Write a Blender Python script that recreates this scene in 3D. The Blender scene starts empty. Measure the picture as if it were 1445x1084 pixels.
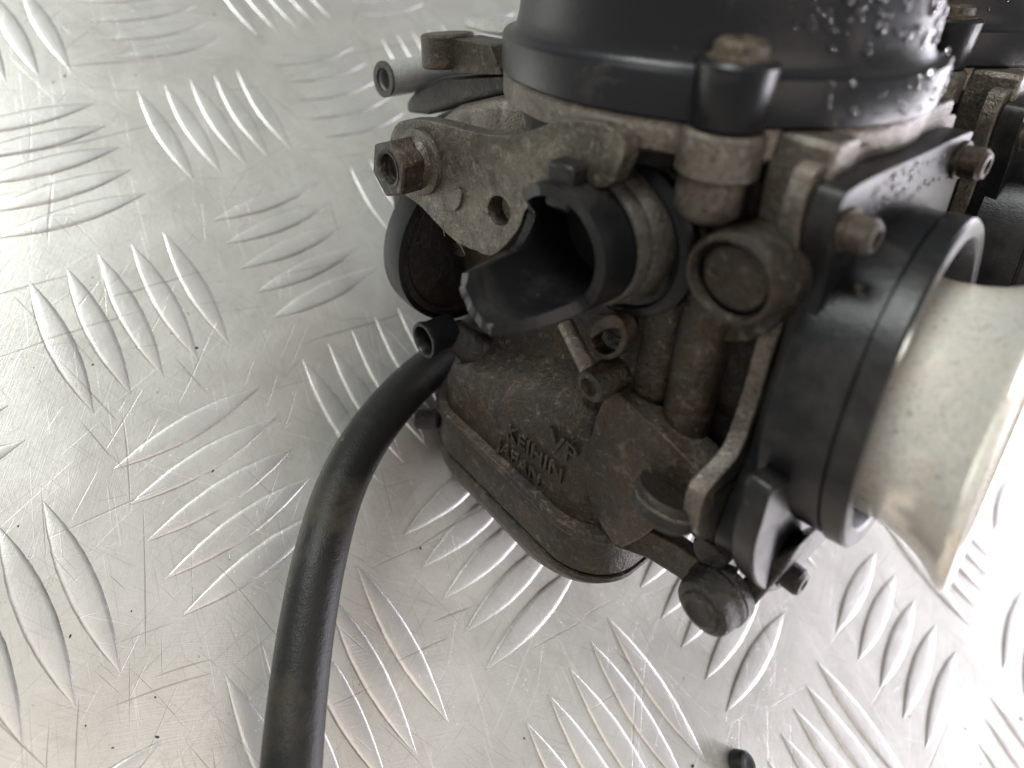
import bpy, bmesh, math, random
from mathutils import Matrix, Vector
random.seed(7)
scene = bpy.context.scene
COL = scene.collection

# ------------------------------------------------------------------ camera (solved from the tread pattern)
F_PX, PP = 920.0, (590.823, 288.75)
RC = Matrix(((0.7300593, -0.5653075, 0.3839802), (-0.3185268, -0.778601, -0.5406673), (0.6046107, 0.2724112, -0.7484905)))
PITCH = 42.95                                           # mm between neighbouring five-bar groups
TV = Vector((-2.032763, -0.21829, 3.601454)) * PITCH
CAM = -(RC.transposed() @ TV)                            # mm
cam_d = bpy.data.cameras.new("camera"); cam = bpy.data.objects.new("camera", cam_d); COL.objects.link(cam)
r0, r1, r2 = RC[0], RC[1], RC[2]
mw = Matrix(((r0[0], -r1[0], -r2[0], CAM.x/1000), (r0[1], -r1[1], -r2[1], CAM.y/1000), (r0[2], -r1[2], -r2[2], CAM.z/1000), (0, 0, 0, 1)))
cam.matrix_world = mw
cam_d.sensor_width = 36; cam_d.lens = 36*F_PX/1445
cam_d.shift_x = (722.5-PP[0])/1445; cam_d.shift_y = -(542-PP[1])/1445
cam_d.clip_start = 0.005; cam_d.clip_end = 20
cam_d.dof.use_dof = True; cam_d.dof.focus_distance = 0.116; cam_d.dof.aperture_fstop = 12
scene.camera = cam

# ------------------------------------------------------------------ light: soft workshop light, plus an added fill and glint lamp
world = bpy.data.worlds.new("World"); scene.world = world; world.use_nodes = True
bg = world.node_tree.nodes["Background"]; bg.inputs[0].default_value = (0.97, 1.0, 0.965, 1); bg.inputs[1].default_value = 0.34
def area(name, loc, target, size, power, color):
    l = bpy.data.lights.new(name, 'AREA'); l.shape = 'RECTANGLE'; l.size, l.size_y = size; l.energy = power; l.color = color
    o = bpy.data.objects.new(name, l); COL.objects.link(o); o.location = loc
    o.rotation_euler = (Vector(target)-Vector(loc)).to_track_quat('-Z', 'Y').to_euler()
    return o
area("skylight", (-0.34, 0.84, 0.98), (0.05, -0.03, 0.0), (0.5, 0.5), 15.5, (0.95, 1.0, 0.965))
area("window_light", (0.92, -0.60, 0.14), (0.05, -0.03, 0.06), (1.2, 0.34), 11.5, (0.95, 0.91, 1.0))
area("glint_light", (0.60, -0.95, 0.36), (0.05, -0.03, 0.05), (0.13, 0.13), 2.6, (0.95, 0.92, 1.0))  # small added lamp, there only to put glints on the droplets
area("warm_fill", (-0.42, -0.55, 1.05), (-0.08, -0.15, 0), (1.1, 0.9), 5.2, (1.0, 0.84, 0.75))  # added warm fill that brightens the lower part of the plate
vs = scene.view_settings
vs.view_transform = 'Standard'; vs.look = 'None'; vs.exposure = 0.16; vs.gamma = 1.0; vs.use_curve_mapping = False

# ------------------------------------------------------------------ carburettor frame: x = towards the inlet, y = along the bank, z = up the slide bore
OC = Vector((44.0813, 9.331, 117.2284))
MB = Matrix(((0.5781926, 0.3329136, -0.7448905), (0.8158691, -0.2279282, 0.5314192), (0.0071351, -0.9149958, -0.4034003)))
WB = RC.transposed() @ MB.transposed()
OW = RC.transposed() @ (OC - TV)
ROOTM = Matrix.Translation(OW/1000) @ WB.to_4x4()
def lp(x, y, axis, val):
    """reference point -> carburettor millimetres on the plane local[axis] = val"""
    d = Vector(((x-PP[0])/F_PX, (y-PP[1])/F_PX, 1.0)); n = MB[axis]
    s = (val + n.dot(OC))/n.dot(d)
    return MB @ (d*s - OC)
def pa(x, y, a):
    v = lp(x, y, 1, a); return (v.x, v.z)
def floor_pt(x, y, h=0.0):
    d = RC.transposed() @ Vector(((x-PP[0])/F_PX, (y-PP[1])/F_PX, 1.0))
    return CAM + d*((h-CAM.z)/d.z)
def floor_px(w):
    v = RC @ w + TV
    return (PP[0]+F_PX*v.x/v.z, PP[1]+F_PX*v.y/v.z) if v.z > 1 else (-9999, -9999)

# ------------------------------------------------------------------ materials
def mat_new(name):
    m = bpy.data.materials.new(name); m.use_nodes = True; nt = m.node_tree
    return m, nt, nt.nodes["Principled BSDF"]
def nd(nt, typ, **kw):
    n = nt.nodes.new(typ)
    for k, v in kw.items(): setattr(n, k, v)
    return n
def noise(nt, vec, scale, detail=4, rough=.55, dist=0.0):
    n = nd(nt, "ShaderNodeTexNoise"); n.inputs["Scale"].default_value = scale; n.inputs["Detail"].default_value = detail
    n.inputs["Roughness"].default_value = rough; n.inputs["Distortion"].default_value = dist
    nt.links.new(vec, n.inputs["Vector"]); return n.outputs["Fac"]
def ramp(nt, fac, lo, hi, c0=(0, 0, 0, 1), c1=(1, 1, 1, 1)):
    r = nd(nt, "ShaderNodeValToRGB"); r.color_ramp.elements[0].position = lo; r.color_ramp.elements[1].position = hi
    r.color_ramp.elements[0].color = c0; r.color_ramp.elements[1].color = c1
    nt.links.new(fac, r.inputs[0]); return r.outputs[0]
def mix(nt, fac, a, b, blend='MIX'):
    m = nd(nt, "ShaderNodeMix", data_type='RGBA', blend_type=blend)
    if isinstance(fac, (int, float)): m.inputs[0].default_value = fac
    else: nt.links.new(fac, m.inputs[0])
    for i, v in ((6, a), (7, b)):
        if isinstance(v, tuple): m.inputs[i].default_value = v if len(v) == 4 else (*v, 1)
        else: nt.links.new(v, m.inputs[i])
    return m.outputs[2]
def mathn(nt, op, a, b=None):
    m = nd(nt, "ShaderNodeMath", operation=op)
    for i, v in ((0, a), (1, b)):
        if v is None: continue
        if isinstance(v, (int, float)): m.inputs[i].default_value = v
        else: nt.links.new(v, m.inputs[i])
    return m.outputs[0]
def bump(nt, bsdf, h, strength, dist):
    b = nd(nt, "ShaderNodeBump"); b.inputs["Strength"].default_value = strength; b.inputs["Distance"].default_value = dist
    nt.links.new(h, b.inputs["Height"]); nt.links.new(b.outputs[0], bsdf.inputs["Normal"])
def coords(nt): return nd(nt, "ShaderNodeTexCoord").outputs["Object"]

def grimy(name, base, grime, pale, metal=.25, rough=.62, lo=.46, hi=.57, pl=.53, ph=.64, bm=.45, amt=.9, warmth=.6):
    m, nt, b = mat_new(name); c = coords(nt)
    f1 = noise(nt, c, 120, 9, .72, .6); f2 = noise(nt, c, 430, 7, .74, .4); f3 = noise(nt, c, 48, 5, .6, 1.2); f4 = noise(nt, c, 1900, 3, .65)
    g = mathn(nt, 'ADD', mathn(nt, 'MULTIPLY', f1, .42), mathn(nt, 'ADD', mathn(nt, 'MULTIPLY', f3, .36), mathn(nt, 'MULTIPLY', f2, .22)))
    gm = ramp(nt, g, lo, hi)
    col = mix(nt, mathn(nt, 'MULTIPLY', ramp(nt, f2, pl, ph), .75), base, pale)
    warm = ramp(nt, noise(nt, c, 85, 8, .7, .7), .49, .60)
    col = mix(nt, mathn(nt, 'MULTIPLY', warm, warmth), col, (grime[0]*2.6, grime[1]*2.0, grime[2]*1.5))
    col = mix(nt, mathn(nt, 'MULTIPLY', gm, amt), col, grime)
    col = mix(nt, mathn(nt, 'MULTIPLY', ramp(nt, f4, .5, .66), .4), col, grime)
    dust = ramp(nt, noise(nt, c, 560, 8, .8, .6), .555, .61)
    col = mix(nt, mathn(nt, 'MULTIPLY', dust, .6), col, pale)
    sp = ramp(nt, noise(nt, c, 1250, 3, .6), .64, .67)
    col = mix(nt, mathn(nt, 'MULTIPLY', sp, .7), col, grime)
    nt.links.new(col, b.inputs["Base Color"])
    clean = mathn(nt, 'SUBTRACT', 1.0, mathn(nt, 'MAXIMUM', gm, mathn(nt, 'MULTIPLY', warm, warmth)))
    nt.links.new(mathn(nt, 'MULTIPLY', clean, metal), b.inputs["Metallic"])
    nt.links.new(mathn(nt, 'ADD', rough-.20, mathn(nt, 'MULTIPLY', gm, .12)), b.inputs["Roughness"])
    f5 = noise(nt, c, 3600, 3, .6)
    h = mathn(nt, 'ADD', mathn(nt, 'MULTIPLY', f2, .9), mathn(nt, 'MULTIPLY', f4, .75)); h = mathn(nt, 'ADD', h, mathn(nt, 'MULTIPLY', gm, .7))
    h = mathn(nt, 'ADD', h, mathn(nt, 'MULTIPLY', f5, .35))
    bump(nt, b, h, bm, .0007); return m
M = {}
M['cast'] = grimy("dirty_cast_alloy", (.062, .046, .033), (.0042, .0026, .0017), (.155, .128, .100), metal=.75, rough=.52)
M['cast_clean'] = grimy("grey_cast_alloy", (.18, .157, .134), (.022, .015, .0095), (.29, .265, .235), metal=.75, rough=.50, lo=.50, hi=.62, warmth=.45)
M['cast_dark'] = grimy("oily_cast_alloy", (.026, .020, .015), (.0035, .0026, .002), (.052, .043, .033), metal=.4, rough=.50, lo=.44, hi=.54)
M['steel'] = grimy("grimy_zinc_steel", (.130, .113, .092), (.011, .008, .0045), (.27, .245, .21), metal=.8, rough=.47, lo=.475, hi=.59)
M['dark_steel'] = grimy("blackened_steel", (.032, .028, .024), (.008, .006, .005), (.08, .065, .046), metal=.5, rough=.42)
M['rust'] = grimy("rusty_screw", (.095, .074, .055), (.020, .013, .009), (.20, .175, .14), metal=.5, rough=.52)
M['tan'] = grimy("dusty_plastic_collar", (.058, .052, .044), (.012, .011, .010), (.12, .104, .08), metal=0, rough=.46, lo=.48, hi=.60)
M['cream'] = grimy("stained_plated_metal", (.91, .875, .81), (.44, .32, .20), (.93, .905, .86), metal=.4, rough=.36, lo=.53, hi=.66, pl=.6, ph=.9, bm=.03, amt=.5, warmth=.10)
M['pipe'] = grimy("dull_grey_pipe", (.36, .37, .36), (.2, .19, .17), (.46, .46, .45), metal=.3, rough=.5, lo=.55, hi=.8, bm=.1, warmth=.1)
def plastic(name, base, dust, rough, lo, hi, bm=.12, sc=1.0):
    m, nt, b = mat_new(name); c = coords(nt)
    f = noise(nt, c, 60*sc, 7, .68, .5); f2 = noise(nt, c, 900*sc, 4, .6)
    k = mathn(nt, 'MULTIPLY', ramp(nt, f, lo, hi), mathn(nt, 'ADD', .35, mathn(nt, 'MULTIPLY', f2, .9)))
    col = mix(nt, k, base, dust)
    sp = ramp(nt, noise(nt, c, 420, 2, .5), .74, .78); col = mix(nt, mathn(nt, 'MULTIPLY', sp, .5), col, (.16, .145, .12))
    nt.links.new(col, b.inputs["Base Color"])
    nt.links.new(mathn(nt, 'ADD', rough, mathn(nt, 'MULTIPLY', k, .3)), b.inputs["Roughness"])
    b.inputs["Specular IOR Level"].default_value = .30
    bump(nt, b, mathn(nt, 'ADD', f2, mathn(nt, 'MULTIPLY', noise(nt, c, 3500, 2, .5), .6)), bm, .0004); return m
M['cap'] = plastic("black_moulded_plastic", (.011, .011, .0135), (.095, .081, .064), .32, .52, .78)
M['holder'] = plastic("black_dusty_plastic", (.008, .008, .0095), (.065, .057, .048), .33, .48, .85)
M['gloss'] = plastic("broken_black_plastic", (.006, .006, .007), (.035, .030, .024), .34, .54, .85, .12)
M['rubber'] = plastic("dusty_black_rubber", (.010, .0097, .009), (.085, .069, .045), .45, .50, .78, .3, .8)
m, nt, b = mat_new("water"); b.inputs["Base Color"].default_value = (1, 1, 1, 1); b.inputs["Roughness"].default_value = .02
b.inputs["Transmission Weight"].default_value = 1; b.inputs["IOR"].default_value = 1.333; M['water'] = m
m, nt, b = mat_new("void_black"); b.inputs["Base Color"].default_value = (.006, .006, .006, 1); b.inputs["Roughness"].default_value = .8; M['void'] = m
m, nt, b = mat_new("dry_fibre"); b.inputs["Base Color"].default_value = (.55, .47, .34, 1); b.inputs["Roughness"].default_value = .5; M['fibre'] = m

def plate_material(name, raised):
    m, nt, b = mat_new(name)
    geo = nd(nt, "ShaderNodeNewGeometry").outputs["Position"]
    def streak(angle, along, across, lo, hi, det=2.0, dist=0.0, off=0.0):
        mp = nd(nt, "ShaderNodeMapping"); mp.inputs["Rotation"].default_value = (0, 0, math.radians(angle))
        mp.inputs["Location"].default_value = (off, off*.7, off); mp.inputs["Scale"].default_value = (1, 1, 0)
        nt.links.new(geo, mp.inputs["Vector"])
        if dist:
            w = nd(nt, "ShaderNodeTexNoise"); w.inputs["Scale"].default_value = 14; w.inputs["Detail"].default_value = 1
            nt.links.new(geo, w.inputs["Vector"])
            sc = nd(nt, "ShaderNodeVectorMath", operation='SCALE'); sc.inputs["Scale"].default_value = dist
            nt.links.new(w.outputs["Color"], sc.inputs[0])
            ad = nd(nt, "ShaderNodeVectorMath", operation='ADD'); nt.links.new(mp.outputs[0], ad.inputs[0]); nt.links.new(sc.outputs[0], ad.inputs[1]); v = ad.outputs[0]
        else: v = mp.outputs[0]
        m2 = nd(nt, "ShaderNodeMapping"); m2.inputs["Scale"].default_value = (along, across, 1); nt.links.new(v, m2.inputs["Vector"])
        return ramp(nt, noise(nt, m2.outputs[0], 1.0, det, .5), lo, hi)
    dark = streak(20, 34, 1500, .715, .745, 1, .01)
    dark = mathn(nt, 'MAXIMUM', dark, streak(-35, 30, 1300, .72, .75, 1, .012, 3.1))
    dark = mathn(nt, 'MAXIMUM', dark, streak(75, 45, 1700, .725, .755, 1, .01, 5.7))
    dark = mathn(nt, 'MAXIMUM', dark, streak(-68, 26, 1200, .725, .75, 1, .012, 8.3))
    dark = mathn(nt, 'MAXIMUM', dark, streak(8, 12, 700, .735, .76, 1, .012, 21.3))
    lite = streak(-15, 40, 1600, .70, .74, 1, .012, 1.7)
    lite = mathn(nt, 'MAXIMUM', lite, streak(50, 36, 1400, .70, .74, 1, .01, 9.9))
    lite = mathn(nt, 'MAXIMUM', lite, streak(105, 50, 1800, .71, .74, 1, .01, 12.4))
    hair = mathn(nt, 'MAXIMUM', streak(-10, 70, 3000, .66, .70, 1, .02, 31), streak(62, 80, 3200, .66, .70, 1, .02, 37))
    hair = mathn(nt, 'MAXIMUM', hair, streak(-80, 75, 2800, .67, .71, 1, .02, 41))
    brush = mathn(nt, 'ADD', mathn(nt, 'MULTIPLY', streak(30, 120, 5200, .3, .7, 3, .006), .5), mathn(nt, 'MULTIPLY', streak(-50, 140, 4600, .3, .7, 3, .006, 4), .5))
    blot = noise(nt, geo, 42, 6, .65, .6); fine = noise(nt, geo, 900, 5, .65)
    base = mix(nt, ramp(nt, blot, .35, .72), (.575, .56, .53), (.685, .67, .635))
    base = mix(nt, mathn(nt, 'MULTIPLY', ramp(nt, noise(nt, geo, 120, 6, .7, .8), .56, .72), .4), base, (.44, .41, .36))
    base = mix(nt, mathn(nt, 'MULTIPLY', ramp(nt, fine, .63, .72), .35), base, (.36, .33, .29))
    base = mix(nt, mathn(nt, 'MULTIPLY', lite, .28), base, (.84, .84, .83))
    base = mix(nt, mathn(nt, 'MULTIPLY', hair, .28), base, (.30, .27, .24))
    base = mix(nt, mathn(nt, 'MULTIPLY', dark, .46), base, (.17, .145, .12))
    pit = mathn(nt, 'MULTIPLY', ramp(nt, noise(nt, geo, 620, 4, .7, 1.5), .66, .69), ramp(nt, noise(nt, geo, 55, 3, .6), .48, .58))
    base = mix(nt, mathn(nt, 'MULTIPLY', pit, .7), base, (.13, .12, .10))
    if raised:
        base = mix(nt, .30, base, (.60, .585, .60))
        at = nd(nt, "ShaderNodeAttribute", attribute_name="rim_grime")
        brk = ramp(nt, noise(nt, geo, 260, 5, .7), .36, .56)
        base = mix(nt, mathn(nt, 'MULTIPLY', mathn(nt, 'MULTIPLY', at.outputs["Fac"], brk), .40), base, (.13, .11, .09))
    nt.links.new(base, b.inputs["Base Color"])
    b.inputs["Metallic"].default_value = .77
    rg = mathn(nt, 'ADD', .32, mathn(nt, 'MULTIPLY', blot, .16))
    nt.links.new(rg, b.inputs["Roughness"])
    h = mathn(nt, 'ADD', mathn(nt, 'MULTIPLY', brush, .5), mathn(nt, 'MULTIPLY', fine, .8))
    h = mathn(nt, 'SUBTRACT', h, mathn(nt, 'ADD', mathn(nt, 'MULTIPLY', dark, .9), mathn(nt, 'MULTIPLY', pit, 2.0)))
    h = mathn(nt, 'ADD', h, mathn(nt, 'MULTIPLY', lite, .25))
    bump(nt, b, h, .30, .00012)
    return m
M['plate'] = plate_material("scratched_aluminium", False)
M['tread'] = plate_material("scratched_aluminium_tread", True)

# ------------------------------------------------------------------ mesh helpers (millimetres in, metres out)
def link(name, bm, mat, parent=None, smooth=35, bevel=0.0, loc=None, segs=2, inmm=True):
    me = bpy.data.meshes.new(name)
    bmesh.ops.remove_doubles(bm, verts=bm.verts, dist=1e-5)
    bmesh.ops.recalc_face_normals(bm, faces=bm.faces)
    if inmm: bmesh.ops.scale(bm, vec=(.001, .001, .001), verts=bm.verts)
    bm.to_mesh(me); bm.free()
    if smooth:
        for p in me.polygons: p.use_smooth = True
        me.set_sharp_from_angle(angle=math.radians(smooth))
    me.materials.append(M[mat] if isinstance(mat, str) else mat)
    o = bpy.data.objects.new(name, me); COL.objects.link(o)
    if parent: o.parent = parent
    if loc: o.location = loc
    if bevel:
        bv = o.modifiers.new("bevel", 'BEVEL'); bv.width = bevel/1000; bv.segments = segs; bv.limit_method = 'ANGLE'; bv.angle_limit = math.radians(32)
        bv.harden_normals = False
    return o
def frame(p, d, hint=None):
    d = Vector(d).normalized(); h = Vector(hint) if hint else (Vector((0, 0, 1)) if abs(d.z) < .9 else Vector((1, 0, 0)))
    x = h - d*h.dot(d); x.normalize(); y = d.cross(x)
    return Matrix(((x.x, y.x, d.x, p[0]), (x.y, y.y, d.y, p[1]), (x.z, y.z, d.z, p[2]), (0, 0, 0, 1)))
def lathe(bm, p, d, prof, n=48, close=False, hint=None, wob=0.0):
    """prof: (radius, distance along d); radius 0 makes a pole"""
    mt = frame(p, d, hint); rings = []
    for r, z in prof:
        if r <= 1e-6: rings.append([bm.verts.new(mt @ Vector((0, 0, z)))])
        else: rings.append([bm.verts.new(mt @ Vector((r*math.cos(2*math.pi*i/n), r*math.sin(2*math.pi*i/n), z))) for i in range(n)])
    pairs = list(zip(rings, rings[1:]))
    if close: pairs.append((rings[-1], rings[0]))
    for A, B in pairs:
        for i in range(n):
            j = (i+1) % n
            if len(A) == 1 and len(B) == 1: continue
            if len(A) == 1: bm.faces.new((A[0], B[i], B[j]))
            elif len(B) == 1: bm.faces.new((A[i], A[j], B[0]))
            else: bm.faces.new((A[i], A[j], B[j], B[i]))
    return bm
def cyl(bm, p, q, r, n=32, r2=None, ch=0.0):
    p, q = Vector(p), Vector(q); L = (q-p).length; r2 = r if r2 is None else r2
    prof = [(0, 0), (r-ch, 0), (r, ch), (r2, L-ch), (r2-ch, L), (0, L)] if ch else [(0, 0), (r, 0), (r2, L), (0, L)]
    return lathe(bm, p, q-p, prof, n)
def prism(bm, pts, axis, v0, v1, holes=()):
    """closed outline in the two other axes, extruded along axis from v0 to v1; holes are outlines too"""
    def P(u, w, v): return {0: (v, u, w), 1: (u, v, w), 2: (u, w, v)}[axis]
    loops = [pts, *holes]
    for v in (v0, v1):
        edges = []
        for lo in loops:
            vs_ = [bm.verts.new(P(u, w, v)) for u, w in lo]
            edges += [bm.edges.new((vs_[i], vs_[(i+1) % len(vs_)])) for i in range(len(vs_))]
        bmesh.ops.triangle_fill(bm, use_beauty=True, use_dissolve=False, edges=edges)
    for lo in loops:
        n = len(lo)
        for i in range(n):
            (u0, w0), (u1, w1) = lo[i], lo[(i+1) % n]
            bm.faces.new([bm.verts.new(P(*c)) for c in ((u0, w0, v0), (u1, w1, v0), (u1, w1, v1), (u0, w0, v1))])
    bmesh.ops.remove_doubles(bm, verts=bm.verts, dist=1e-4)
    return bm
def smooth_loop(pts, sub=4):
    """Catmull-Rom through a closed outline"""
    out = []; n = len(pts)
    for i in range(n):
        p0, p1, p2, p3 = (pts[(i+k-1) % n] for k in range(4))
        for s in range(sub):
            t = s/sub
            out.append(tuple(.5*(2*p1[k]+(p2[k]-p0[k])*t+(2*p0[k]-5*p1[k]+4*p2[k]-p3[k])*t*t+(3*p1[k]-p0[k]-3*p2[k]+p3[k])*t**3) for k in (0, 1)))
    return out
def circ(c, r, n=24, ry=None, rot=0):
    ry = ry or r
    return [(c[0]+r*math.cos(t)*math.cos(rot)-ry*math.sin(t)*math.sin(rot), c[1]+r*math.cos(t)*math.sin(rot)+ry*math.sin(t)*math.cos(rot)) for t in (2*math.pi*i/n for i in range(n))]
def rrect(cb, ca, hb, ha, r, k=14):
    r = min(r, hb-.1, ha-.1); out = []
    for sx, sy, a0 in ((1, 1, 0), (-1, 1, 90), (-1, -1, 180), (1, -1, 270)):
        for i in range(k):
            t = math.radians(a0+90*i/(k-1)); out.append((cb+sx*(hb-r)+r*math.cos(t), ca+sy*(ha-r)+r*math.sin(t)))
    return out
def loft(bm, secs):
    """secs: (z, cb, ca, hb, ha, r)"""
    rings = []
    for z, cb, ca, hb, ha, r in secs: rings.append([bm.verts.new((x, y, z)) for x, y in rrect(cb, ca, hb, ha, r)])
    n = len(rings[0])
    for A, B in zip(rings, rings[1:]):
        for i in range(n): bm.faces.new((A[i], A[(i+1) % n], B[(i+1) % n], B[i]))
    bm.faces.new(rings[0]); bm.faces.new(rings[-1]); return bm
def box(bm, x0, x1, y0, y1, z0, z1):
    return prism(bm, [(x0, z0), (x1, z0), (x1, z1), (x0, z1)], 1, y0, y1)
def tag(o, label=None, cat=None, group=None, kind=None):
    for k, v in (("label", label), ("category", cat), ("group", group), ("kind", kind)):
        if v: o[k] = v
    return o
def BM(): return bmesh.new()

# ------------------------------------------------------------------ the tread plate
bm = BM()
prism(bm, [(-520, -520), (620, -520), (620, 720), (-520, 720)], 2, -3.0, 0.0)
plate = link("tread_plate", bm, 'plate', smooth=0)
tag(plate, kind="structure")
def bar_mesh(seed):
    rnd = random.Random(seed)
    L, W, Hh = .7506*PITCH, 5.35, .38
    bm = BM(); lay = bm.verts.layers.float.new("rim_grime")
    NU = 22; prof = [(-1.0, -.02, 1), (-.94, .40, .9), (-.83, .80, .15), (-.6, .93, 0), (0, 1.0, 0), (.6, .93, 0), (.83, .80, .15), (.94, .40, .9), (1.0, -.02, 1)]
    rows = []
    for i in range(NU+1):
        s = -1+2*i/NU; w = (1-abs(s)**2.0)**1.0*.96+.04*(1-abs(s)); w = max(w, .02)
        jw = 1+rnd.uniform(-.025, .025)
        row = []
        for (u, h, g) in prof:
            v = bm.verts.new((s*L/2, u*w*W/2*jw+rnd.uniform(-.03, .03), h*Hh*min(1, .25+w*1.1)*(1 if h > 0 else 1))); v[lay] = g; row.append(v)
        rows.append(row)
    for A, B in zip(rows, rows[1:]):
        for j in range(len(prof)-1): bm.faces.new((A[j], B[j], B[j+1], A[j+1]))
    o = link("raised_bar", bm, 'tread', smooth=60); me = o.data; bpy.data.objects.remove(o); return me
bars = [bar_mesh(s) for s in range(6)]
nb = 0
for i in range(-4, 9):
    for j in range(-5, 9):
        hz = (i+j) % 2 == 0
        for k in range(-2, 3):
            off = k*.1728
            c = Vector((i, -(j+off), 0)) if hz else Vector((i+off, -j, 0))
            c *= PITCH
            d = Vector((1, 0, 0)) if hz else Vector((0, 1, 0))
            ps = [floor_px(c+d*s*.375*PITCH) for s in (-1, 0, 1)]
            if not any(-60 < p[0] < 1505 and -60 < p[1] < 1144 for p in ps): continue
            o = bpy.data.objects.new("raised_bar", random.choice(bars)); COL.objects.link(o); o.parent = plate
            o.location = (c.x/1000+random.uniform(-.0002, .0002), c.y/1000+random.uniform(-.0002, .0002), 0)
            o.rotation_euler = (0, 0, (0 if hz else math.pi/2)+(math.pi if random.random() < .5 else 0)+random.uniform(-.012, .012)); nb += 1

# ------------------------------------------------------------------ the carburettor bank
bank = bpy.data.objects.new("carburettor_bank", None); COL.objects.link(bank); bank.matrix_world = ROOTM
bank.empty_display_size = .02
tag(bank, "grimy motorcycle carburettor bank with black caps and cream trumpets, tipped on the tread plate", "carburettor")
SP = 62.2                                                # spacing of the two carburettors
firsts = []                                              # parts repeated on the second carburettor
def part(name, bm, mat, parent=None, both=False, **kw):
    o = link(name, bm, mat, parent or bank, **kw)
    if both: firsts.append(o)
    return o

# -- vacuum cap with rim band, lug and screw
bm = BM()
lathe(bm, (0, 0, 0), (0, 0, 1), [(0, 33.2), (30.6, 33.2), (31, 33.6), (31.1, 38.6), (30.9, 38.95), (29.7, 39.3), (29.0, 40.1), (28.65, 42.0), (28.5, 45), (28.2, 60), (27.6, 78), (26.0, 81.5), (22, 83), (8, 84), (0, 84)], 96)
cap = part("vacuum_cap", bm, 'cap', both=True, smooth=40)
ang = math.radians(-51); lx, ly = 31.0*math.cos(ang), 31.0*math.sin(ang)
bm = BM()
cyl(bm, (lx, ly, 33.3), (lx, ly, 41.2), 3.9, 28, r2=4.5, ch=.4)
prism(bm, [(lx-6.5*math.cos(ang)-4.4*math.sin(ang)*s-0*s, ly-6.5*math.sin(ang)+4.4*math.cos(ang)*s) for s in (-1, 1)] + [(lx-4.4*math.sin(ang)*s, ly+4.4*math.cos(ang)*s) for s in (1, -1)], 2, 33.35, 40.9)
lug = part("screw_lug", bm, 'cap', cap, both=True, smooth=45)
bm = BM(); lathe(bm, (lx, ly, 41.15), (0, 0, 1), [(3.5, 0), (3.5, .4), (3.0, .6), (2.9, 1.8), (2.3, 2.4), (1.2, 2.5), (1.0, 1.7), (0, 1.7)], 28)
part("cap_screw", bm, 'rust', cap, both=True)
for a_ in (150, 60):
    bm = BM(); x, y = 31*math.cos(math.radians(a_)), 31*math.sin(math.radians(a_)); cyl(bm, (x, y, 33.3), (x, y, 41), 4.2, 24, ch=.4)
    part("screw_lug", bm, 'cap', cap, both=True, smooth=45)

# -- slide chamber flange and upper body
bm = BM(); lathe(bm, (0, 0, 0), (0, 0, 1), [(0, 28.6), (29.6, 28.6), (30.4, 29.2), (30.6, 32.4), (30.2, 33.0), (0, 33.0)], 96)
cyl(bm, (lx*.985, ly*.985, 27.2), (lx*.985, ly*.985, 33.05), 4.8, 28, ch=.5)
part("chamber_flange", bm, 'cast_clean', both=True, smooth=40)
bm = BM(); cyl(bm, (lx*.94, ly*.94, 20.8), (lx*.94, ly*.94, 27.4), 4.0, 28, ch=1.2)
part("screw_boss", bm, 'cast_clean', both=True, smooth=45)
bm = BM(); lathe(bm, (-1, 1, 0), (0, 0, 1), [(0, -4), (23.5, -4), (24.5, 8), (26.5, 24), (28.3, 28.7), (0, 28.7)], 64)
loft(bm, [(-12, 3, 0, 24, 18, 5), (14, 3, 0, 25, 18.5, 5), (26, 2, 0, 25, 19, 6)])
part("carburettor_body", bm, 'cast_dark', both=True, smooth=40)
# webs and posts under the flange on the inlet side
bm = BM()
prism(bm, [(22.5, 33), (30.2, 33), (30.2, 16), (27.5, 14), (23, 21)], 1, -19.5, -13.5)
prism(bm, [(21, 32.7), (29.2, 32.7), (29.2, 20), (22, 22)], 1, 6, 18)
part("flange_post", bm, 'cast_clean', both=True, bevel=.7)
bm = BM(); prism(bm, [(24, 29.0), (30.0, 29.0), (30.0, 27.2), (24, 27.2)], 1, -13.4, 5.9)
part("flange_web", bm, 'cast', both=True, bevel=.4)

bm = BM(); loft(bm, [(-27, 21, 0, 6, 17.5, 2), (-2, 21, 0, 6, 18.2, 2)])
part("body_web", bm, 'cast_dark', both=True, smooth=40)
# -- inlet flange
fl = smooth_loop([(-22.2, 28.5), (-19, 30.8), (0, 31.0), (17, 30.5), (20, 27), (20, 5), (20, -14), (25, -20), (24, -29), (17, -30.5), (0, -31), (-17.5, -30.6), (-19.2, -27), (-21, -25), (-27.6, -22), (-28.8, -14), (-24, -11.8), (-21.5, -10), (-20.2, -3), (-20.0, 4), (-19.6, 12), (-21.0, 19), (-22.4, 24)], 4)
bm = BM(); prism(bm, fl, 0, 27.0, 29.4)
part("inlet_flange", bm, 'cast_clean', both=True, bevel=.45, smooth=40)
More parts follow.
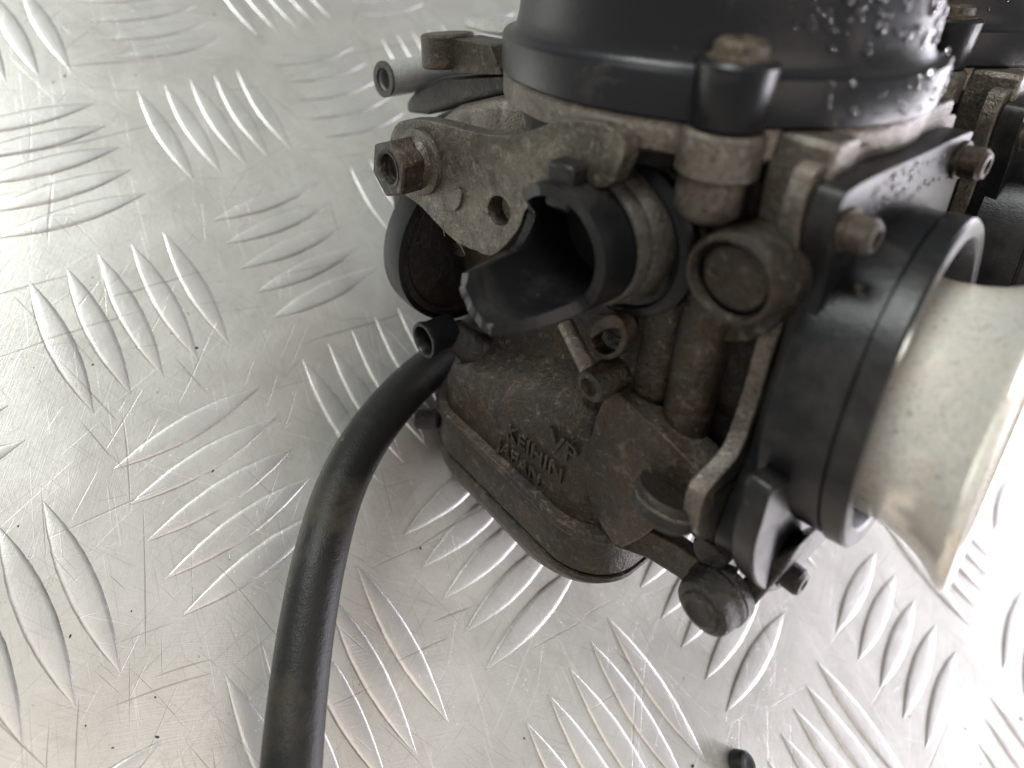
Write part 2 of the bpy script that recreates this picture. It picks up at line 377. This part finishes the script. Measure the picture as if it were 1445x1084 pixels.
# -- black holder with spigot
hd = smooth_loop([(-21.2, 27.5), (-17.5, 29.0), (0, 29.1), (15, 29.1), (16.6, 27.4), (17.2, 20), (18.5, 4), (19, -14), (22, -22), (18, -30), (0, -30.5), (-14, -31.5), (-19, -30.5), (-22.6, -26), (-22.0, -19), (-19.6, -12), (-19.2, -2), (-18.8, 8), (-19.6, 18), (-21.4, 23)], 4)
bm = BM(); prism(bm, hd, 0, 29.5, 32.6)
holder = part("trumpet_holder", bm, 'holder', both=True, bevel=.6, smooth=40)
RCX, RAX = (37.6, 0, -2.2), (1, .09, .05)           # the spigot leans a little on its holder
bm = BM(); lathe(bm, RCX, RAX, [(19.0, -7.5), (23.6, -7.5), (23.5, -.3), (23.0, -.2), (23.0, .2), (23.8, .3), (23.7, 2.4), (23.3, 2.75), (21.2, 2.8), (20.8, 2.5), (20.4, 1.0), (19.2, -3.5)], 120, close=True)
part("holder_spigot", bm, 'holder', holder, both=True, smooth=32)
for nm, (y, z), rr, mt_ in (("holder_screw", (-18.2, 23.6), 2.2, 'rust'), ("holder_screw", (14.6, 25.2), 2.3, 'cast')):
    bm = BM(); lathe(bm, (32.6, y, z), (1, 0, 0), [(rr+.5, 0), (rr+.5, .5), (rr, .6), (rr, 2.6), (rr-.5, 3.2), (1.2, 3.25), (1.1, 2.2), (0, 2.2)], 24)
    part(nm, bm, mt_, holder, both=True)
def pb(x, y, b): v = lp(x, y, 0, b); return (v.y, v.z)
bm = BM(); prism(bm, smooth_loop([pb(*p, 36.4) for p in ((1092, 690), (1074, 740), (1062, 785), (1066, 822), (1088, 836), (1116, 822), (1142, 787), (1170, 755), (1172, 715), (1130, 680))], 3), 0, 33.4, 36.4)
part("holder_foot", bm, 'holder', holder, both=True, bevel=.6)
y, z = pb(1108, 806, 36.4)
bm = BM(); lathe(bm, (36.3, y, z), (1, 0, 0), [(2.5, 0), (2.5, .4), (2.1, .5), (2.1, 2.3), (1.7, 2.8), (.9, 2.85), (.8, 2.0), (0, 2.0)], 24)
part("holder_screw", bm, 'dark_steel', holder, both=True)

# -- trumpet (bell mouth)
TC = (37.6, -.7, -3.8)
bm = BM(); lathe(bm, TC, RAX, [(16.7, -7), (16.7, 0), (16.8, 3), (17.1, 5.4), (17.7, 7.6), (18.6, 9.3), (19.7, 10.7), (20.5, 11.5), (20.9, 12.0), (20.95, 12.7), (20.75, 12.95), (20.2, 13.0), (19.0, 12.5), (17.6, 10.8), (16.6, 8.0), (16.0, 4), (15.9, -7)], 120, close=True)
part("intake_trumpet", bm, 'cream', both=True, smooth=60)
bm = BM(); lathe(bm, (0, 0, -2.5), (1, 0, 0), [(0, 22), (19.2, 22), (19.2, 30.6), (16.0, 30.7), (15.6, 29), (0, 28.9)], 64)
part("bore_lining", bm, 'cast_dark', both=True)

# -- outlet side (engine side)
bm = BM(); lathe(bm, (0, 0, -5), (-1, 0, 0), [(0, 18), (22, 18), (21.5, 30), (18.6, 34), (18.2, 56), (18.8, 57), (18.8, 60), (18.2, 61), (15.5, 61), (15.5, 40), (0, 40)], 72)
part("outlet_spigot", bm, 'cast', both=True)

# -- float bowl
FB = (-9.8, 0.0)
def S(z, hb, ha, r): return (z, FB[0], FB[1], hb, ha, r)
bm = BM(); loft(bm, [S(-6, 20, 18, 7), S(-13.5, 20.5, 18.8, 8), S(-15.5, 22, 22, 8), S(-17.5, 23.2, 25.2, 8), S(-20.5, 23.8, 26.4, 9), S(-25, 24.0, 26.9, 9), S(-40.2, 24.2, 27.1, 10), S(-41.6, 24.2, 27.1, 10), S(-50.6, 25.4, 28.2, 11)])
for v in bm.verts:                                       # the bowl's shoulder falls away towards the outlet side
    k = max(0, min(1, (v.co.z+38)/18)); v.co.z -= .55*k*max(0, -v.co.x-3)
bowl = part("float_bowl", bm, 'cast', both=True, smooth=30, bevel=.35)
bm = BM(); loft(bm, [S(-39.9, 24.6, 27.5, 10), S(-40.3, 25.8, 28.7, 11), S(-41.6, 26.1, 29.0, 11), S(-42.1, 25.6, 28.5, 11), S(-42.7, 25.0, 27.8, 11)])
part("bowl_flange", bm, 'cast', bowl, both=True, smooth=30, bevel=.25)
bm = BM(); loft(bm, [S(-50.6, 24.6, 27.4, 11), S(-51.2, 24.6, 27.4, 11)])
part("gasket", bm, 'void', bowl, both=True)
bm = BM(); loft(bm, [S(-51.2, 25.5, 28.3, 11), (-52.2, -9.9, 0, 25.6, 28.4, 11), (-54.5, -10.6, 0, 25.0, 28.2, 12), (-57.0, -11.8, 0, 23.6, 27.4, 13), (-59.3, -13.0, 0, 21.3, 25.6, 14), (-61.2, -14.0, 0, 18.0, 22.5, 14), (-62.4, -14.6, 0, 13.5, 18, 12), (-62.9, -15, 0, 9, 13, 8.5)])
part("bowl_lid", bm, 'cast', bowl, both=True, smooth=50)
# web from the bowl to the flange foot
bm = BM(); prism(bm, smooth_loop([pa(*p, -27.0) for p in ((850, 560), (900, 590), (955, 642), (985, 675), (1003, 700), (985, 722), (930, 742), (895, 765), (860, 770), (820, 680))], 3), 1, -26.2, -20)
part("bowl_web", bm, 'cast', bowl, bevel=1.2, segs=3)
# lettering cast into the bowl
def letters(txt, x, z, size, y, parent, mat='cast', depth=.16, rot=0, name="cast_lettering"):
    cu = bpy.data.curves.new("t", 'FONT'); cu.body = txt; cu.size = size; cu.extrude = depth; cu.bevel_depth = .05
    to = bpy.data.objects.new("t", cu); COL.objects.link(to)
    dg = bpy.context.evaluated_depsgraph_get(); me = bpy.data.meshes.new_from_object(to.evaluated_get(dg))
    bpy.data.objects.remove(to)
    mt = Matrix.Translation((x/1000, y/1000, z/1000)) @ Matrix.Rotation(rot, 4, 'Y') @ Matrix(((.001, 0, 0, 0), (0, 0, -.001, 0), (0, .001, 0, 0), (0, 0, 0, 1)))
    me.transform(mt); me.materials.clear(); me.materials.append(M[mat])
    o = bpy.data.objects.new(name, me); COL.objects.link(o); o.parent = parent; return o
letters("VP", 1.4, -28.0, 5.6, -26.97, bowl, depth=.38)
letters("KEIHIN", -8.8, -33.6, 4.5, -27.07, bowl, depth=.38)
letters("JAPAN", -10.8, -38.4, 4.0, -27.15, bowl, depth=.38)

# -- end-face details of the nearer carburettor
# two cast pillars, round boss with recessed plug
bm = BM(); cyl(bm, (14.6, -20.5, -10.5), (14.6, -20.5, 12.5), 3.5, 24, ch=.8); box(bm, 12.2, 15.4, -23.6, -17, -10.3, 11.5)
part("passage_pillar", bm, 'cast', bevel=.5)
bm = BM(); cyl(bm, (20.6, -20.5, -15), (20.6, -20.5, 12), 3.4, 24, ch=.8)
part("passage_pillar", bm, 'cast')
bc = pa(1026, 397, -27)
bm = BM(); lathe(bm, (bc[0], -17, bc[1]), (0, -1, 0), [(6.2, 0), (5.9, 8.6), (5.7, 9.5), (5.4, 10.0), (4.95, 9.95), (4.8, 9.6), (4.8, 7.4), (0, 7.4)], 56)
boss = part("blanking_boss", bm, 'cast')
bm = BM(); lathe(bm, (bc[0]+.25, -24.3, bc[1]+.1), (0, -1, 0), [(4.2, 0), (4.2, 1.3), (3.9, 1.6), (0, 1.65)], 48)
part("blanking_plug", bm, 'cast', boss)
bm = BM(); prism(bm, smooth_loop([pa(955, 345, -21), pa(1000, 315, -21), pa(1060, 325, -21), pa(1100, 370, -21), pa(1108, 440, -21), pa(1060, 480, -21), pa(985, 470, -21), pa(955, 420, -21)], 3), 1, -21.5, -14)
part("boss_pad", bm, 'cast', bevel=.8)

# starter body disc, collar and the snapped plastic elbow
dc = pa(862, 338, -25.5)
bm = BM(); lathe(bm, (dc[0], -16, dc[1]), (0, -1, 0), [(0, 0), (12.2, 0), (12.2, 7.8), (11.4, 8.6), (10.6, 8.8), (10.2, 8.0), (9.2, 7.8), (0, 7.8)], 64)
part("starter_housing", bm, 'gloss')
bm = BM(); lathe(bm, (dc[0], -15.5, dc[1]), (0, -1, 0), [(12.4, 0), (13.2, 0), (13.2, 7.2), (12.9, 7.6), (12.4, 7.4)], 64, close=True)
part("housing_ring", bm, 'cast')
cc = pa(778, 352, -35.5)
bm = BM(); lathe(bm, (cc[0]+.6, -23.5, cc[1]+.3), (0, -1, 0), [(10.6, 0), (10.5, 3.6), (10.1, 4.3), (9.2, 4.4), (9.0, 3.0), (8.6, .5)], 64)
elbow = part("plastic_elbow", bm, 'tan', smooth=40)
bm = BM(); lathe(bm, (cc[0]+.3, -27.6, cc[1]+.2), (0, -1, 0), [(9.4, 0), (10.05, .3), (10.1, 1.6), (9.8, 2.2), (9.4, 2.3)], 64, close=True)
part("elbow_bead", bm, 'tan', elbow, smooth=40)
bm = BM(); lathe(bm, (cc[0], -24.2, cc[1]), (0, -1, 0), [(0, 0), (9.0, 0)], 40); part("elbow_bore_shade", bm, 'void', elbow)  # black disc: the shade inside the elbow put in as colour
# torn pipe wall: one skin all round, long where the tongue is left and short where it has snapped
def reach_at(deg):
    pts = [(-30, 11.0), (60, 10.8), (110, 11.2), (140, 10.4), (155, 8.2), (172, 6.4), (190, 7.4), (201, 9.4), (206, 11.5), (209, 19.6), (222, 21.0), (250, 21.6), (274, 21.8), (279, 20.8), (292, 16.8), (305, 13.2), (316, 10.8), (330, 11.0)]
    for (d0, v0), (d1, v1) in zip(pts, pts[1:]):
        if d0 <= deg <= d1: return v0+(v1-v0)*(deg-d0)/(d1-d0)
    return 11.0
bm = BM(); n1, n2 = 180, 16; grid = {}
for side in (0, 1):
    for i in range(n1):
        dg = -30+360*i/n1; th = math.radians(dg); rc = reach_at(dg)+(.10*math.sin(i*.7)+.06*math.sin(i*1.9+1) if 145 < dg < 325 else .05*math.sin(i*.21))
        for j in range(n2+1):
            u = j/n2; d = u*rc; r = 9.45+.25*max(0, d-11)/11-(2.1 if side else 0)+(.25 if side else -.25)*max(0, u-.85)/.15
            grid[side, i, j] = bm.verts.new((cc[0]+r*math.cos(th), -24.6-d, cc[1]+r*math.sin(th)))
for i in range(n1):
    i2 = (i+1) % n1
    for j in range(n2):
        for sd in (0, 1): bm.faces.new((grid[sd, i, j], grid[sd, i2, j], grid[sd, i2, j+1], grid[sd, i, j+1]))
    for j in (0, n2): bm.faces.new((grid[0, i, j], grid[0, i2, j], grid[1, i2, j], grid[1, i, j]))
part("torn_pipe", bm, 'gloss', elbow, smooth=50)
pk = pa(799, 250, -33)
bm = BM(); box(bm, pk[0]-2.2, pk[0]+2.2, -34.5, -27, pk[1]-4.5, pk[1]+2.2)
part("locating_peg", bm, 'gloss', elbow, bevel=.6)

# cable bracket with nut, hole and slot
def D(X, Y): return (520+X/3.44, 160+Y/3.44)
BA = -31.5
out = [(150, 40), (230, 30), (300, 38), (420, 68), (520, 95), (640, 110), (720, 104), (800, 82), (880, 50), (960, 34), (1060, 34), (1150, 58), (1218, 105), (1245, 155), (1235, 215), (1205, 290), (1165, 352), (1110, 362), (1062, 332), (1035, 282), (1005, 247), (960, 232), (910, 246), (886, 285), (884, 340), (866, 388), (800, 430), (757, 480), (738, 540), (700, 600), (650, 655), (590, 694), (520, 668), (450, 640), (385, 590), (325, 530), (270, 470), (225, 430), (180, 400), (120, 330), (98, 200), (110, 100)]
ol = smooth_loop([pa(*D(x, y), BA) for x, y in out], 2)
hole = [pa(*D(*p), BA) for p in circ((632, 476), 52, 22, 76, -.25)]
bm = BM(); prism(bm, ol, 1, BA, BA+3.2, [hole])
bracket = part("cable_bracket", bm, 'steel', bevel=.7, smooth=40, segs=3)
bm = BM(); prism(bm, [pa(*D(*p), BA) for p in circ((425, 418), 32, 18, 60, .25)], 1, BA-.45, BA+.2)
part("stamped_slot", bm, 'steel', bracket, bevel=.3)
nc = pa(594, 228, BA)
bm = BM(); lathe(bm, (nc[0], BA-.02, nc[1]), (0, -1, 0), [(6.2, 0), (6.2, .9), (5.6, 1.2), (4.9, 1.4), (4.7, 3.0), (0, 3.0)], 40)
nut = part("cable_adjuster", bm, 'steel', bracket)
bm = BM(); hx = [(nc[0]+5.5*math.cos(math.radians(60*i+22)), nc[1]+5.5*math.sin(math.radians(60*i+22))) for i in range(6)]
prism(bm, hx, 1, BA-7.2, BA-2.6, [circ(nc, 2.7, 20)]); lathe(bm, (nc[0], BA-6.6, nc[1]), (0, 1, 0), [(0, 1.5), (2.7, 1.5), (2.7, 0), (3.1, -.75), (3.5, -.7)], 24)
part("hex_nut", bm, 'cast', nut, bevel=.6)
# black pulley behind the bracket
pcn = (-38.0, -14.0, -8.5)
bm = BM(); lathe(bm, pcn, (-1, 0, 0), [(0, -1.0), (8, -1.0), (15.6, -.2), (16.2, -.8), (17.6, -.8), (18.0, .2), (18.0, 3.4), (17, 4), (0, 4)], 72)
pul = part("throttle_pulley", bm, 'cast_dark')
bm = BM(); lathe(bm, pcn, (-1, 0, 0), [(17.9, -1.2), (18.7, -1.0), (18.9, 1.0), (18.7, 4.6), (17.9, 4.8)], 72, close=True)
part("pulley_rim", bm, 'gloss', pul)
bm = BM(); lathe(bm, (-32, -20, -3), (0, 0, 1), [(0, -4), (2.2, -4)] + [(2.2+.35*(k % 2), -3.4+k*.5) for k in range(14)] + [(2.2, 4), (0, 4)], 20)
part("return_spring", bm, 'dark_steel')
for q in range(7):
    bm = BM(); y0 = random.uniform(-26, -20); p = Vector((-34+random.uniform(-2, 4), y0, -1+random.uniform(-6, 5)))
    dd = Vector((random.uniform(.3, 1), -.2, random.uniform(-.5, .4))).normalized()*random.uniform(2.5, 5); pts = [p+dd*k/5+Vector((0, 0, .4*math.sin(k*.8))) for k in range(6)]
    for k in range(5): cyl(bm, pts[k], pts[k+1], .07, 5)
    part("grass_fibre", bm, 'fibre', pul)
# drain nozzle and its elbow
nz = pa(597, 481, -31)
bm = BM(); lathe(bm, (nz[0], -24, nz[1]), (0, -1, 0), [(3.5, 0), (3.5, 5), (3.9, 6.4), (3.7, 7.0), (3.1, 7.0), (2.8, 6.4), (2.8, 1), (0, 1)], 32)
part("drain_nozzle", bm, 'gloss')
bm = BM(); q1 = Vector((nz[0], -24.5, nz[1])); cyl(bm, q1+Vector((0, .5, 0)), (nz[0]+5.5, -19.5, nz[1]-5.0), 3.1, 24, r2=4.2, ch=.6); cyl(bm, (nz[0]+3.5, -20, nz[1]-3.5), (nz[0]+4.0, -20, nz[1]-12), 4.2, 24, ch=.6)
part("nozzle_stem", bm, 'cast_dark', bevel=0)
# screw with its rod, loop tag
bm = BM(); e0 = pa(797, 455, -26); e1 = pa(829, 535, -28.5); cyl(bm, (e0[0], -26, e0[1]), (e1[0], -27.5, e1[1]), 1.35, 20, ch=.2)
part("link_rod", bm, 'cast_clean')
sc = pa(831, 547, -29.5)
bm = BM(); lathe(bm, (sc[0], -23, sc[1]), (0, -1, 0), [(2.7, 0), (2.6, 5.6), (2.3, 6.4), (1.5, 6.6), (1.2, 5.8), (0, 5.8)], 32)
part("pilot_screw", bm, 'cast')
tg = [pa(868, 478, -25.5), 0]
bm = BM(); prism(bm, smooth_loop([pa(*p, -25.5) for p in ((838, 470), (840, 492), (855, 505), (872, 503), (886, 490), (890, 470), (882, 449), (868, 442), (846, 452))], 4), 1, -26.4, -23.8, [smooth_loop([pa(*p, -25.5) for p in ((840, 478), (848, 494), (862, 498), (875, 490), (881, 473), (878, 462), (858, 464))], 3)])
tago = part("loop_tab", bm, 'cast', bevel=.35)
tp = pa(858, 470, -25.0)
bm = BM(); prism(bm, [pa(*p, -25.0) for p in ((842, 445), (882, 445), (884, 480), (860, 478))], 1, -25.0, -24.2); part("tab_face", bm, 'cast_dark', tago)
letters("3C", tp[0], tp[1]-1.0, 2.1, -25.1, tago, 'void', .05)
# drain plug below the web
dp = pa(938, 712, -27.5)
bm = BM(); lathe(bm, (dp[0], -26.6, dp[1]+2.4), (0, -.25, -1), [(0, 0), (4.4, 0), (4.6, .5), (4.6, 3.4), (4.3, 4.2), (3.4, 4.6), (0, 4.7)], 40)
dpo = part("drain_plug", bm, 'cast_dark')
bm = BM(); lathe(bm, (dp[0], -26.9, dp[1]+1.1), (0, -.25, -1), [(4.5, 0), (4.85, .1), (4.85, .45), (4.5, .55)], 40, close=True)
part("plug_seam", bm, 'steel', dpo)
# lower stay with hex bolt
bm = BM(); prism(bm, [pa(*p, -21) for p in ((868, 772), (905, 742), (950, 765), (1000, 800), (1030, 812), (1025, 850), (985, 845), (955, 815), (915, 790))], 1, -21, -18.5)
stay = part("lower_stay", bm, 'cast', bevel=.4)
bm = BM(); prism(bm, [pa(*p, -19) for p in ((1025, 840), (1075, 790), (1128, 770), (1100, 815), (1060, 860), (1032, 885))], 1, -19, -12)
part("stay_end", bm, 'dark_steel', stay, bevel=.5)
bl = pa(998, 852, -24)
bm = BM(); lathe(bm, (bl[0], -19.5, bl[1]), (0, -1, 0), [(0, 0), (4.6, 0), (4.6, 1.6), (4.2, 2.0), (0, 2.0)], 36)
part("bolt_washer", bm, 'dark_steel', stay)
bm = BM(); lathe(bm, (bl[0], -21.4, bl[1]), (0, -1, 0), [(4.5, 0), (4.6, .6), (4.3, 1.2), (4.2, 3.2), (3.9, 4.0), (3.2, 4.4), (2.8, 4.4), (2.6, 4.9), (2.0, 5.2), (1.6, 5.0), (0, 5.0)], 40)
part("stay_bolt", bm, 'dark_steel', stay)
# block between foot and stay
bm = BM(); cyl(bm, (26.5, -16.5, -30), (26.5, -16.5, -20), 5.2, 28, ch=.6); part("foot_boss", bm, 'dark_steel')
bm = BM(); lathe(bm, (lp(1006, 775, 1, -20).x, -18, lp(1006, 775, 1, -20).z), (0, -1, 0), [(2.6, 0), (2.6, 3), (2.2, 3.6), (0, 3.6)], 24); part("foot_screw", bm, 'dark_steel')
# little knob at the bowl's back corner
kb = pa(588, 590, -28)
bm = BM(); cyl(bm, (kb[0]+3.5, -24, kb[1]+.5), (kb[0]-.6, -28, kb[1]-.8), 2.2, 24, ch=.5); part("bowl_screw", bm, 'cast_dark')

# -- fuel fittings on the outlet side
UA = -14
def blk(name, pts, a0, a1, mat, bv=.6): 
    b_ = BM(); prism(b_, [pa(*p, a0) for p in pts], 1, a0, a1); return part(name, b_, mat, bevel=bv, segs=3)
f0 = pa(633, 95, -14); f1 = pa(631, 46, -14)
bm = BM(); cyl(bm, (f0[0], -14, f0[1]), (f1[0], -14, f1[1]), 5.4, 36, ch=.4); q = pa(700, 82, -14); 
prism(bm, [pa(*p, -14) for p in ((650, 52), (705, 62), (722, 104), (650, 102))], 1, -16.5, -9)
part("fuel_boss", bm, 'cast', bevel=.4)
blk("choke_arm", ((572, 160), (572, 143), (585, 127), (618, 110), (725, 105), (735, 130), (660, 145), (600, 163)), -15, -9, 'cast_dark', 1.2)
blk("joint_plate", ((650, 26), (668, 24), (735, 30), (735, 55), (690, 50), (655, 40)), 6, 12, 'pipe', 1.0)
blk("side_casting", ((590, 190), (640, 150), (690, 138), (745, 140), (800, 175), (780, 230), (690, 235), (620, 215)), -20, -6, 'cast_clean', 2.0)
p0 = pa(542, 112, -20)
bm = BM(); lathe(bm, (p0[0], -20, p0[1]), (0, 1, 0), [(2.6, 1.0), (2.6, 0), (4.0, 0), (4.0, 26), (0, 26), (0, 8), (2.6, 8)], 40)
pipe = part("fuel_pipe", bm, 'pipe')
bm = BM(); lathe(bm, (p0[0], -20.3, p0[1]), (0, 1, 0), [(2.55, 0), (4.02, 0), (4.05, .5), (2.55, .55)], 24, close=True); part("pipe_rim", bm, 'cast_dark', pipe)
bm = BM(); lathe(bm, (p0[0], -14, p0[1]), (0, -1, 0), [(0, 0), (2.58, 0)], 24); part("pipe_bore_shade", bm, 'void', pipe)  # black disc painting the darkness down the open pipe

# -- droplets on cap, holder and flange
def drop_mesh(seed):
    rnd = random.Random(seed); bm = BM()
    lathe(bm, (0, 0, 0), (0, 0, 1), [(0, -.25), (.9, -.2), (1.0, .1), (.92, .42), (.66, .68), (.33, .80), (0, .84)], 14)
    for v in bm.verts: v.co.x *= 1+.18*math.sin(seed+v.co.y*1.3); v.co.y *= 1+.12*math.cos(seed*2+v.co.x)
    o = link("water_droplet", bm, 'water', smooth=80); me = o.data; bpy.data.objects.remove(o); return me
drops = [drop_mesh(s) for s in range(5)]
def drop(pos, nrm, r, parent, stretch=1.0):
    o = bpy.data.objects.new("water_droplet", random.choice(drops)); COL.objects.link(o); o.parent = parent
    fr = frame(Vector(pos)/1000, nrm)
    o.matrix_local = fr @ Matrix.Diagonal((r*stretch, r, r*.8, 1))
n = 0
while n < 270:
    u = random.random(); a_ = -42+82*u**1.15; z = random.uniform(41.5, 62)
    if random.random() > (.5 if a_ > 10 else .95): continue
    if z < 43 and random.random() < .4: continue
    r_ = 28.5-.02*(z-45); th = math.radians(a_)
    drop((r_*math.cos(th), r_*math.sin(th), z), (math.cos(th), math.sin(th), .02), random.choice((.22, .3, .36, .42, .5, .6, .72)), cap, random.choice((1, 1, 1.3, 1.7))); n += 1
for q in range(34):
    th = math.radians(random.uniform(-34, 30)); drop((31.05*math.cos(th), 31.05*math.sin(th), random.uniform(34.5, 39.5)), (math.cos(th), math.sin(th), 0), random.choice((.25, .35, .45)), cap, random.choice((1, 1.6, 2.2)))
for q in range(60): drop((32.6, random.uniform(-14, 14), 23.2+random.uniform(0, 5)), (1, 0, 0), random.choice((.22, .3, .4)), holder)
for q in range(22): drop((32.6, random.uniform(-19, -12), random.uniform(-28.5, -21)), (1, 0, 0), random.choice((.22, .3, .4)), holder)

# -- the second carburettor of the bank
copies = {}
for o in list(firsts):
    c = o.copy(); COL.objects.link(c); copies[o] = c
for o, c in copies.items():
    if o.parent in copies: c.parent = copies[o.parent]
    else: c.parent = bank; c.location = Vector(o.location)+Vector((0, (SP-(3.4 if o.name == 'intake_trumpet' else 0))/1000, 0))
for q in range(40):
    th = math.radians(random.uniform(-70, -5)); z = random.uniform(41.5, 52)
    drop((28.5*math.cos(th), 28.5*math.sin(th), z), (math.cos(th), math.sin(th), 0), random.choice((.25, .35, .5)), copies[cap], 1.3)
bm = BM(); cyl(bm, (-8, 22, -12), (-8, SP-20, -12), 4, 20); cyl(bm, (8, 20, 5), (8, SP-20, 5), 6, 24); part("joining_tube", bm, 'cast')
bm = BM(); box(bm, 22, 28.5, 20, SP-22, 16, 21); part("upper_stay", bm, 'cast', bevel=.5)

# ------------------------------------------------------------------ the rubber hose
path = [((690, 455), 6), ((628, 502), 8), ((571, 552), 12), ((519, 616), 15), ((480, 690), 17), ((452, 785), 18.5), ((433, 885), 18), ((420, 985), 17.5), ((411, 1084), 17), ((404, 1200), 14), ((400, 1330), 9), ((398, 1500), 6.2), ((400, 1800), 6.0)]
P3 = [floor_pt(*p, h) for p, h in path]
def catmull(P, sub):
    out = []
    for i in range(len(P)-1):
        p0, p1, p2, p3 = P[max(i-1, 0)], P[i], P[i+1], P[min(i+2, len(P)-1)]
        for s in range(sub):
            t = s/sub; out.append(.5*(2*p1+(p2-p0)*t+(2*p0-5*p1+4*p2-p3)*t*t+(3*p1-p0-3*p2+p3)*t**3))
    return out+[P[-1]]
C = catmull(P3, 10); bm = BM(); rings = []; HR = 4.75; up = Vector((0, 0, 1))
for i, p in enumerate(C):
    d = (C[min(i+1, len(C)-1)]-C[max(i-1, 0)]).normalized(); x = d.cross(up).normalized(); y = x.cross(d)
    rings.append([[bm.verts.new(p+(x*math.cos(2*math.pi*k/32)+y*math.sin(2*math.pi*k/32))*r) for k in range(32)] for r in (HR, HR*.6)])
for A, B in zip(rings, rings[1:]):
    for s in (0, 1):
        for k in range(32): bm.faces.new((A[s][k], A[s][(k+1) % 32], B[s][(k+1) % 32], B[s][k]))
for R_ in (rings[0], rings[-1]):
    for k in range(32): bm.faces.new((R_[0][k], R_[0][(k+1) % 32], R_[1][(k+1) % 32], R_[1][k]))
hose = link("rubber_hose", bm, 'rubber', smooth=60)
tag(hose, "thick black dusty rubber hose curving from behind the carburettor over the plate", "hose")

# ------------------------------------------------------------------ fine grit on the plate
bm = BM()
for q in range(90):
    p = floor_pt(random.uniform(-20, 1465), random.uniform(-20, 1100)); r = random.choice((.10, .12, .16, .2, .3))
    bmesh.ops.create_icosphere(bm, subdivisions=1, radius=r, matrix=Matrix.Translation((p.x, p.y, .15*r)) @ Matrix.Rotation(random.uniform(0, 3), 4, 'Z') @ Matrix.Diagonal((random.uniform(.8, 2.4), 1, .7, 1)))
grit = link("grit", bm, 'cast_dark', plate, smooth=0); tag(grit, kind="stuff")

# ------------------------------------------------------------------ small black rubber plug lying on the plate
w = floor_pt(1040, 1078)
bm = BM(); lathe(bm, (0, 0, 0), (0, 0, 1), [(0, 0), (2.3, 0), (2.6, .5), (2.5, 2.6), (2.0, 3.2), (.9, 3.3), (0, 3.0)], 28)
pl = link("rubber_plug", bm, 'rubber', loc=w/1000)
tag(pl, "small round black rubber plug lying alone on the tread plate", "plug")
